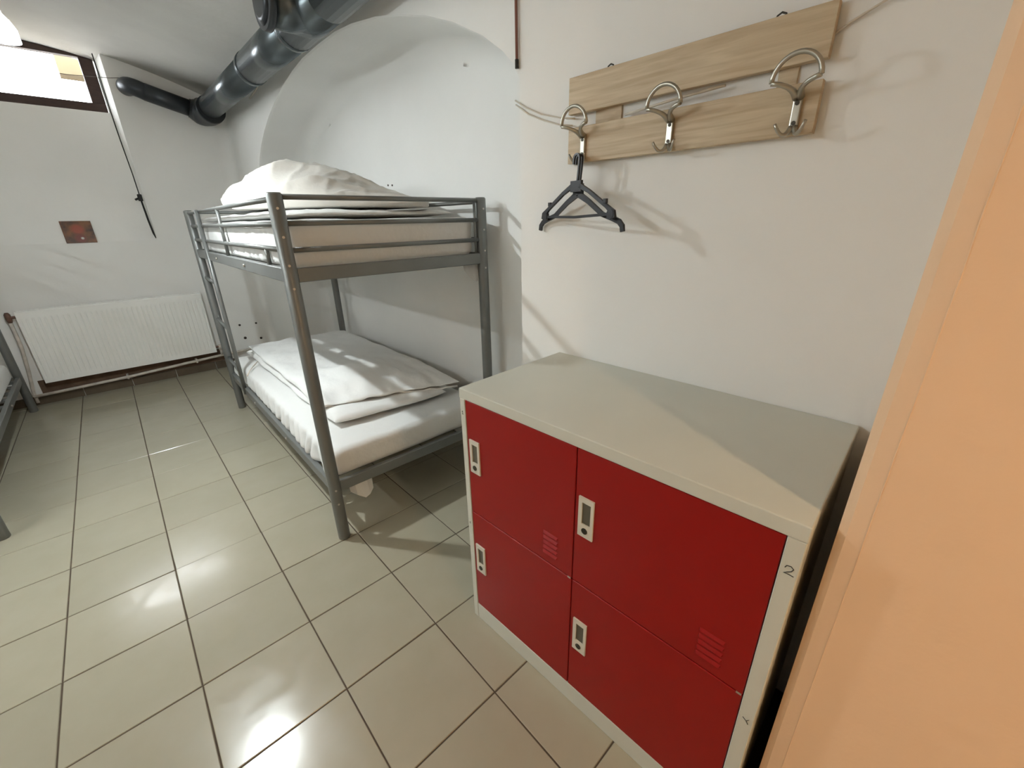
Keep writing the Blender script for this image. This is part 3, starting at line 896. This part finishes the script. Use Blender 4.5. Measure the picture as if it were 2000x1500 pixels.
def make_hook(y):
    # local: x towards wall, y along wall (+ is to the left), z up
    e = None
    g = MB()
    X0 = -0.004
    # plate with two screw holes
    g.box((X0 - 0.004, -0.0085, 1.536 - oz), (0.0, 0.0085, 1.604 - oz), 0.0025, 2)
    st = g.build('coat_hook', M['hook'], cr)
    st.location = (0, y - oy, 0)
    for zz in (1.588, 1.552):
        MB().tube([(X0 - 0.003, 0, zz - oz), (X0 - 0.0055, 0, zz - oz)], 0.0042, 10).build('screw', M['hookscrew'], st)
    # two arms spreading forward and up, and the bow between them
    def bez(a, c, b, n=8):
        a, c, b = Vector(a), Vector(c), Vector(b)
        return [a * (1 - t) ** 2 + c * 2 * t * (1 - t) + b * t * t for t in [k / n for k in range(n + 1)]]
    XF = -0.052
    for s in (-1, 1):
        MB().tube(bez((X0 - 0.004, s * 0.004, 1.598 - oz), (XF + 0.006, s * 0.004, 1.615 - oz), (XF, s * 0.043, 1.622 - oz)), 0.0048, 10, radii=[0.0075, 0.007, 0.0062, 0.0055, 0.005, 0.0048, 0.0048, 0.0048, 0.0048]).build('arm', M['hook'], st)
    MB().tube([(XF - 0.004 * math.sin(PI * k / 16), 0.043 * math.cos(PI * k / 16), 1.622 - oz + 0.044 * math.sin(PI * k / 16)) for k in range(17)], 0.0048, 10).build('bow', M['hook'], st)
    for s in (-1, 1):
        MB().tube(bez((X0 - 0.002, s * 0.003, 1.545 - oz), (-0.022, s * 0.012, 1.512 - oz), (-0.034, s * 0.028, 1.551 - oz), 9), 0.0042, 8, radii=[0.006, 0.0055, 0.005, 0.0045, 0.004, 0.004, 0.0038, 0.0036, 0.0034, 0.003]).build('prong', M['hook'], st)
    return st
for y in (-0.475, -0.742, -1.018):
    make_hook(y)

# cords tied behind the rack
g = MB()
def wl_pts(pix, dx=0.006):
    return [onx(u, v, 1.603 + 0.0 * k) - Vector((dx, 0, 0)) for k, (u, v) in enumerate(pix)]
g.tube(wl_pts([(1009, 197), (1030, 211), (1060, 224), (1100, 231), (1125, 232)]), 0.0024, 6)
tag(g.build('upper_cord', M['cord']), 'upper of two pale cords running from the wall edge to the coat rack', 'cord', 'cords at the coat rack')
g = MB()
g.tube(wl_pts([(1010, 205), (1035, 224), (1065, 236), (1095, 244), (1120, 246)]), 0.0024, 6)
tag(g.build('lower_cord', M['cord']), 'lower of two pale cords running from the wall edge to the coat rack', 'cord', 'cords at the coat rack')
g = MB()
g.tube([(1.628, -1.045, 1.70), (1.629, -1.07, 1.715), (1.628, -1.12, 1.735), (1.634, -1.20, 1.765)], 0.0024, 6)
tag(g.build('side_cord', M['cord']), 'pale cord leaving the right end of the coat rack up the wall', 'cord', 'cords at the coat rack')
g = MB()
g.tube([(1.601, -0.60, 1.636), (1.600, -0.66, 1.640), (1.600, -0.74, 1.646), (1.603, -0.86, 1.652)], 0.0032, 6)
tag(g.build('gap_cord', M['cord']), 'pale cord lying in the gap between the rack boards', 'cord', 'cords at the coat rack')

# ------------------------------------------------------------------ clothes hangers
HD = Vector((-0.075, -0.37, 0)).normalized()      # left -> right along the hanger
HN = Vector((0, 0, 1)).cross(HD)
def hanger_space(center, dz):
    m = Matrix.Identity(4)
    for r in range(3):
        m[r][0] = HD[r]; m[r][1] = HN[r]; m[r][2] = (0, 0, 1)[r]
    m.translation = center + Vector((0, 0, dz))
    return m
def hook_pts():
    # local x along hanger, z up, origin at the crown of the hook
    pts = [(0.006, 0, -0.075), (0.010, 0, -0.045), (0.0125, 0, -0.016)]
    for k in range(1, 10):
        a = PI * k / 9
        pts.append((0.0125 * math.cos(a), 0, -0.013 + 0.0125 * math.sin(a)))
    pts.append((-0.0135, 0, -0.026))
    return pts
def make_front_hanger():
    e = empty('clothes_hanger')
    e.matrix_world = hanger_space(Vector((1.541, -0.486, 1.5495)), 0)
    MB().ribbon(hook_pts(), 0.006, None, (0, 1, 0), 0.006).build('hook', M['black'], e)
    zb = -0.070
    MB().prism([(-0.022, -0.004), (0.026, -0.004), (0.026, 0.004), (-0.022, 0.004)], zb - 0.030, zb).build('shoulder_block', M['black'], e)
    for s in (-1, 1):
        MB().ribbon([(s * 0.018, 0, zb - 0.014), (s * 0.06, 0, zb - 0.032), (s * 0.135, 0, zb - 0.074), (s * 0.160, 0, zb - 0.090), (s * 0.166, 0, zb - 0.104)], [0.013, 0.010, 0.010, 0.016, 0.010], None, (0, 1, 0), 0.008).build('shoulder', M['black'], e)
        MB().box((s * 0.128 - 0.006, -0.0045, zb - 0.066), (s * 0.128 + 0.006, 0.0045, zb - 0.054), 0.001, 1).build('notch_lip', M['black'], e)
        MB().tube([(s * 0.152, -0.005, zb - 0.094), (s * 0.152, 0.005, zb - 0.094)], 0.013, 14).build('bar_boss', M['black'], e)
    MB().ribbon([(-0.152, 0, zb - 0.097), (0, 0, zb - 0.100), (0.152, 0, zb - 0.094)], 0.0075, None, (0, 1, 0), 0.006).build('trouser_bar', M['black'], e)
    return e
def make_rear_hanger():
    e = empty('clothes_hanger')
    e.matrix_world = hanger_space(Vector((1.554, -0.484, 1.5495)), 0)
    MB().ribbon([(x * 1.0, y, z) for x, y, z in hook_pts()], 0.006, None, (0, 1, 0), 0.006).build('hook', M['black'], e)
    zb = -0.078
    MB().prism([(-0.020, -0.0035), (0.022, -0.0035), (0.022, 0.0035), (-0.020, 0.0035)], zb - 0.030, zb).build('shoulder_block', M['black'], e)
    for s in (-1, 1):
        MB().ribbon([(s * 0.004, 0, zb - 0.028), (s * 0.05, 0, zb - 0.050), (s * 0.11, 0, zb - 0.086), (s * 0.155, 0, zb - 0.098), (s * 0.178, 0, zb - 0.106), (s * 0.190, 0, zb - 0.117), (s * 0.193, 0, zb - 0.132)], [0.018, 0.014, 0.013, 0.014, 0.014, 0.014, 0.013], None, (0, 1, 0), 0.007).build('arm', M['black'], e)
    return e
h1 = make_front_hanger(); tag(h1, 'front black plastic hanger with trouser bar on the left coat hook', 'hanger', 'hangers on the coat rack')
h2 = make_rear_hanger(); tag(h2, 'rear black plastic hanger with drooping arm tips behind the front one', 'hanger', 'hangers on the coat rack')

# ------------------------------------------------------------------ locker
LW, LH, LD = 0.884, 0.916, 0.4765
lk = empty('locker', (1.1300, -0.4010, 0.0), math.atan2(-0.9992, 0.0395))
tag(lk, 'low light grey steel locker with four red doors beside the pier', 'locker')
FT = 0.020
MB().box((0, 0, 0), (0.022, LD, LH - 0.032), 0.0015, 1).build('side_panel', M['lockgrey'], lk)
MB().box((LW - 0.028, 0, 0), (LW, LD, LH - 0.032), 0.0015, 1).build('side_panel', M['lockgrey'], lk)
MB().box((-0.001, -0.001, LH - 0.032), (LW + 0.001, LD, LH), 0.0025, 2).build('top', M['lockgrey'], lk)
MB().box((0.022, LD - 0.01, 0), (LW - 0.028, LD, LH - 0.032)).build('back_panel', M['lockgrey'], lk)
MB().box((0.0225, 0.001, 0), (LW - 0.0285, 0.03, 0.070), 0.001, 1).build('plinth', M['lockgrey'], lk)
MB().box((0.022, 0.024, 0.070), (LW - 0.028, 0.030, LH - 0.032)).build('inner_frame', M['locker_in'], lk)
SM, ZM = 0.4315, 0.4825
def door(s0, s1, z0, z1, vent):
    g = MB().box((s0, 0.0015, z0), (s1, 0.022, z1), 0.0015, 1)
    d = g.build('door', M['red'], lk)
    # handle plate with a finger recess and a lock
    hx0, hz1 = s0 + 0.0125, z1 - 0.125
    hx1, hz0 = hx0 + 0.043, hz1 - 0.114
    rx0, rx1, rz0, rz1 = hx0 + 0.010, hx1 - 0.008, hz0 + 0.038, hz1 - 0.014
    q = MB()
    q.box((hx0, -0.003, hz0), (rx0, 0.002, hz1)).box((rx1, -0.003, hz0), (hx1, 0.002, hz1))
    q.box((rx0, -0.003, hz0), (rx1, 0.002, rz0)).box((rx0, -0.003, rz1), (rx1, 0.002, hz1))
    h = q.build('handle', M['plate'], d)
    h['label'] = 'pale plastic handle plate with finger recess and lock'
    MB().box((rx0, 0.0005, rz0), (rx1, 0.0025, rz1)).build('recess', M['recess'], h)
    MB().tube([((hx0 + hx1) / 2 - 0.001, 0.0, hz0 + 0.020), ((hx0 + hx1) / 2 - 0.001, -0.0045, hz0 + 0.020)], 0.0085, 16).build('lock', M['key'], h)
    if vent:
        for k in range(5):
            zz = z0 + 0.030 + 0.0165 * k
            q = MB()
            xa, xb = s1 - 0.099, s1 - 0.048
            vsn = [(xa, 0.0016, zz), (xb, 0.0016, zz), (xb, 0.0016, zz + 0.008), (xa, 0.0016, zz + 0.008), (xa + 0.003, -0.0028, zz + 0.001), (xb - 0.003, -0.0028, zz + 0.001)]
            v = [q.bm.verts.new(c) for c in vsn]
            for f in ((0, 1, 5, 4), (4, 5, 2, 3), (0, 4, 3), (1, 2, 5), (0, 3, 2, 1)):
                q.bm.faces.new([v[i] for i in f])
            q.build('louvre', M['red'], d)
    MB().box((s1 - 0.012, 0.0005, z0 - 0.0015 if vent else z1 - 0.001), (s1 - 0.002, 0.004, z0 + 0.0012 if vent else z1 + 0.001)).build('hinge_tab', M['screw'], d)
    return d
gp = 0.0013
door(0.0235, SM - gp, ZM + gp, LH - 0.0335, True)
door(SM + gp, LW - 0.0295, ZM + gp, LH - 0.0335, True)
door(0.0235, SM - gp, 0.0715, ZM - gp, False)
door(SM + gp, LW - 0.0295, 0.0715, ZM - gp, False)
def stroke(name, pts, s, z, sc):
    MB().tube([(s + x * sc, -0.0003, z + y * sc) for x, y in pts], 0.0008, 6).build(name, M['ink'], lk)
stroke('number_two', [(-0.5, 0.55), (-0.35, 0.9), (0.1, 1.0), (0.42, 0.72), (0.25, 0.3), (-0.15, -0.02), (-0.5, -0.3), (0.0, -0.25), (0.6, -0.32)], LW - 0.0135, 0.816, 0.0135)
stroke('number_one', [(-0.5, 0.55), (0.05, 0.15), (0.4, 0.75), (0.05, 0.15), (0.35, -0.35)], LW - 0.0130, 0.424, 0.013)
stroke('number_one', [(-0.3, 0.5), (0.05, 0.95), (0.05, -0.1), (-0.25, -0.1), (0.35, -0.1)], 0.0105, 0.834, 0.0105)
stroke('number_one', [(-0.25, 0.4), (0.05, 0.85), (0.08, 0.0)], 0.0105, 0.425, 0.0095)
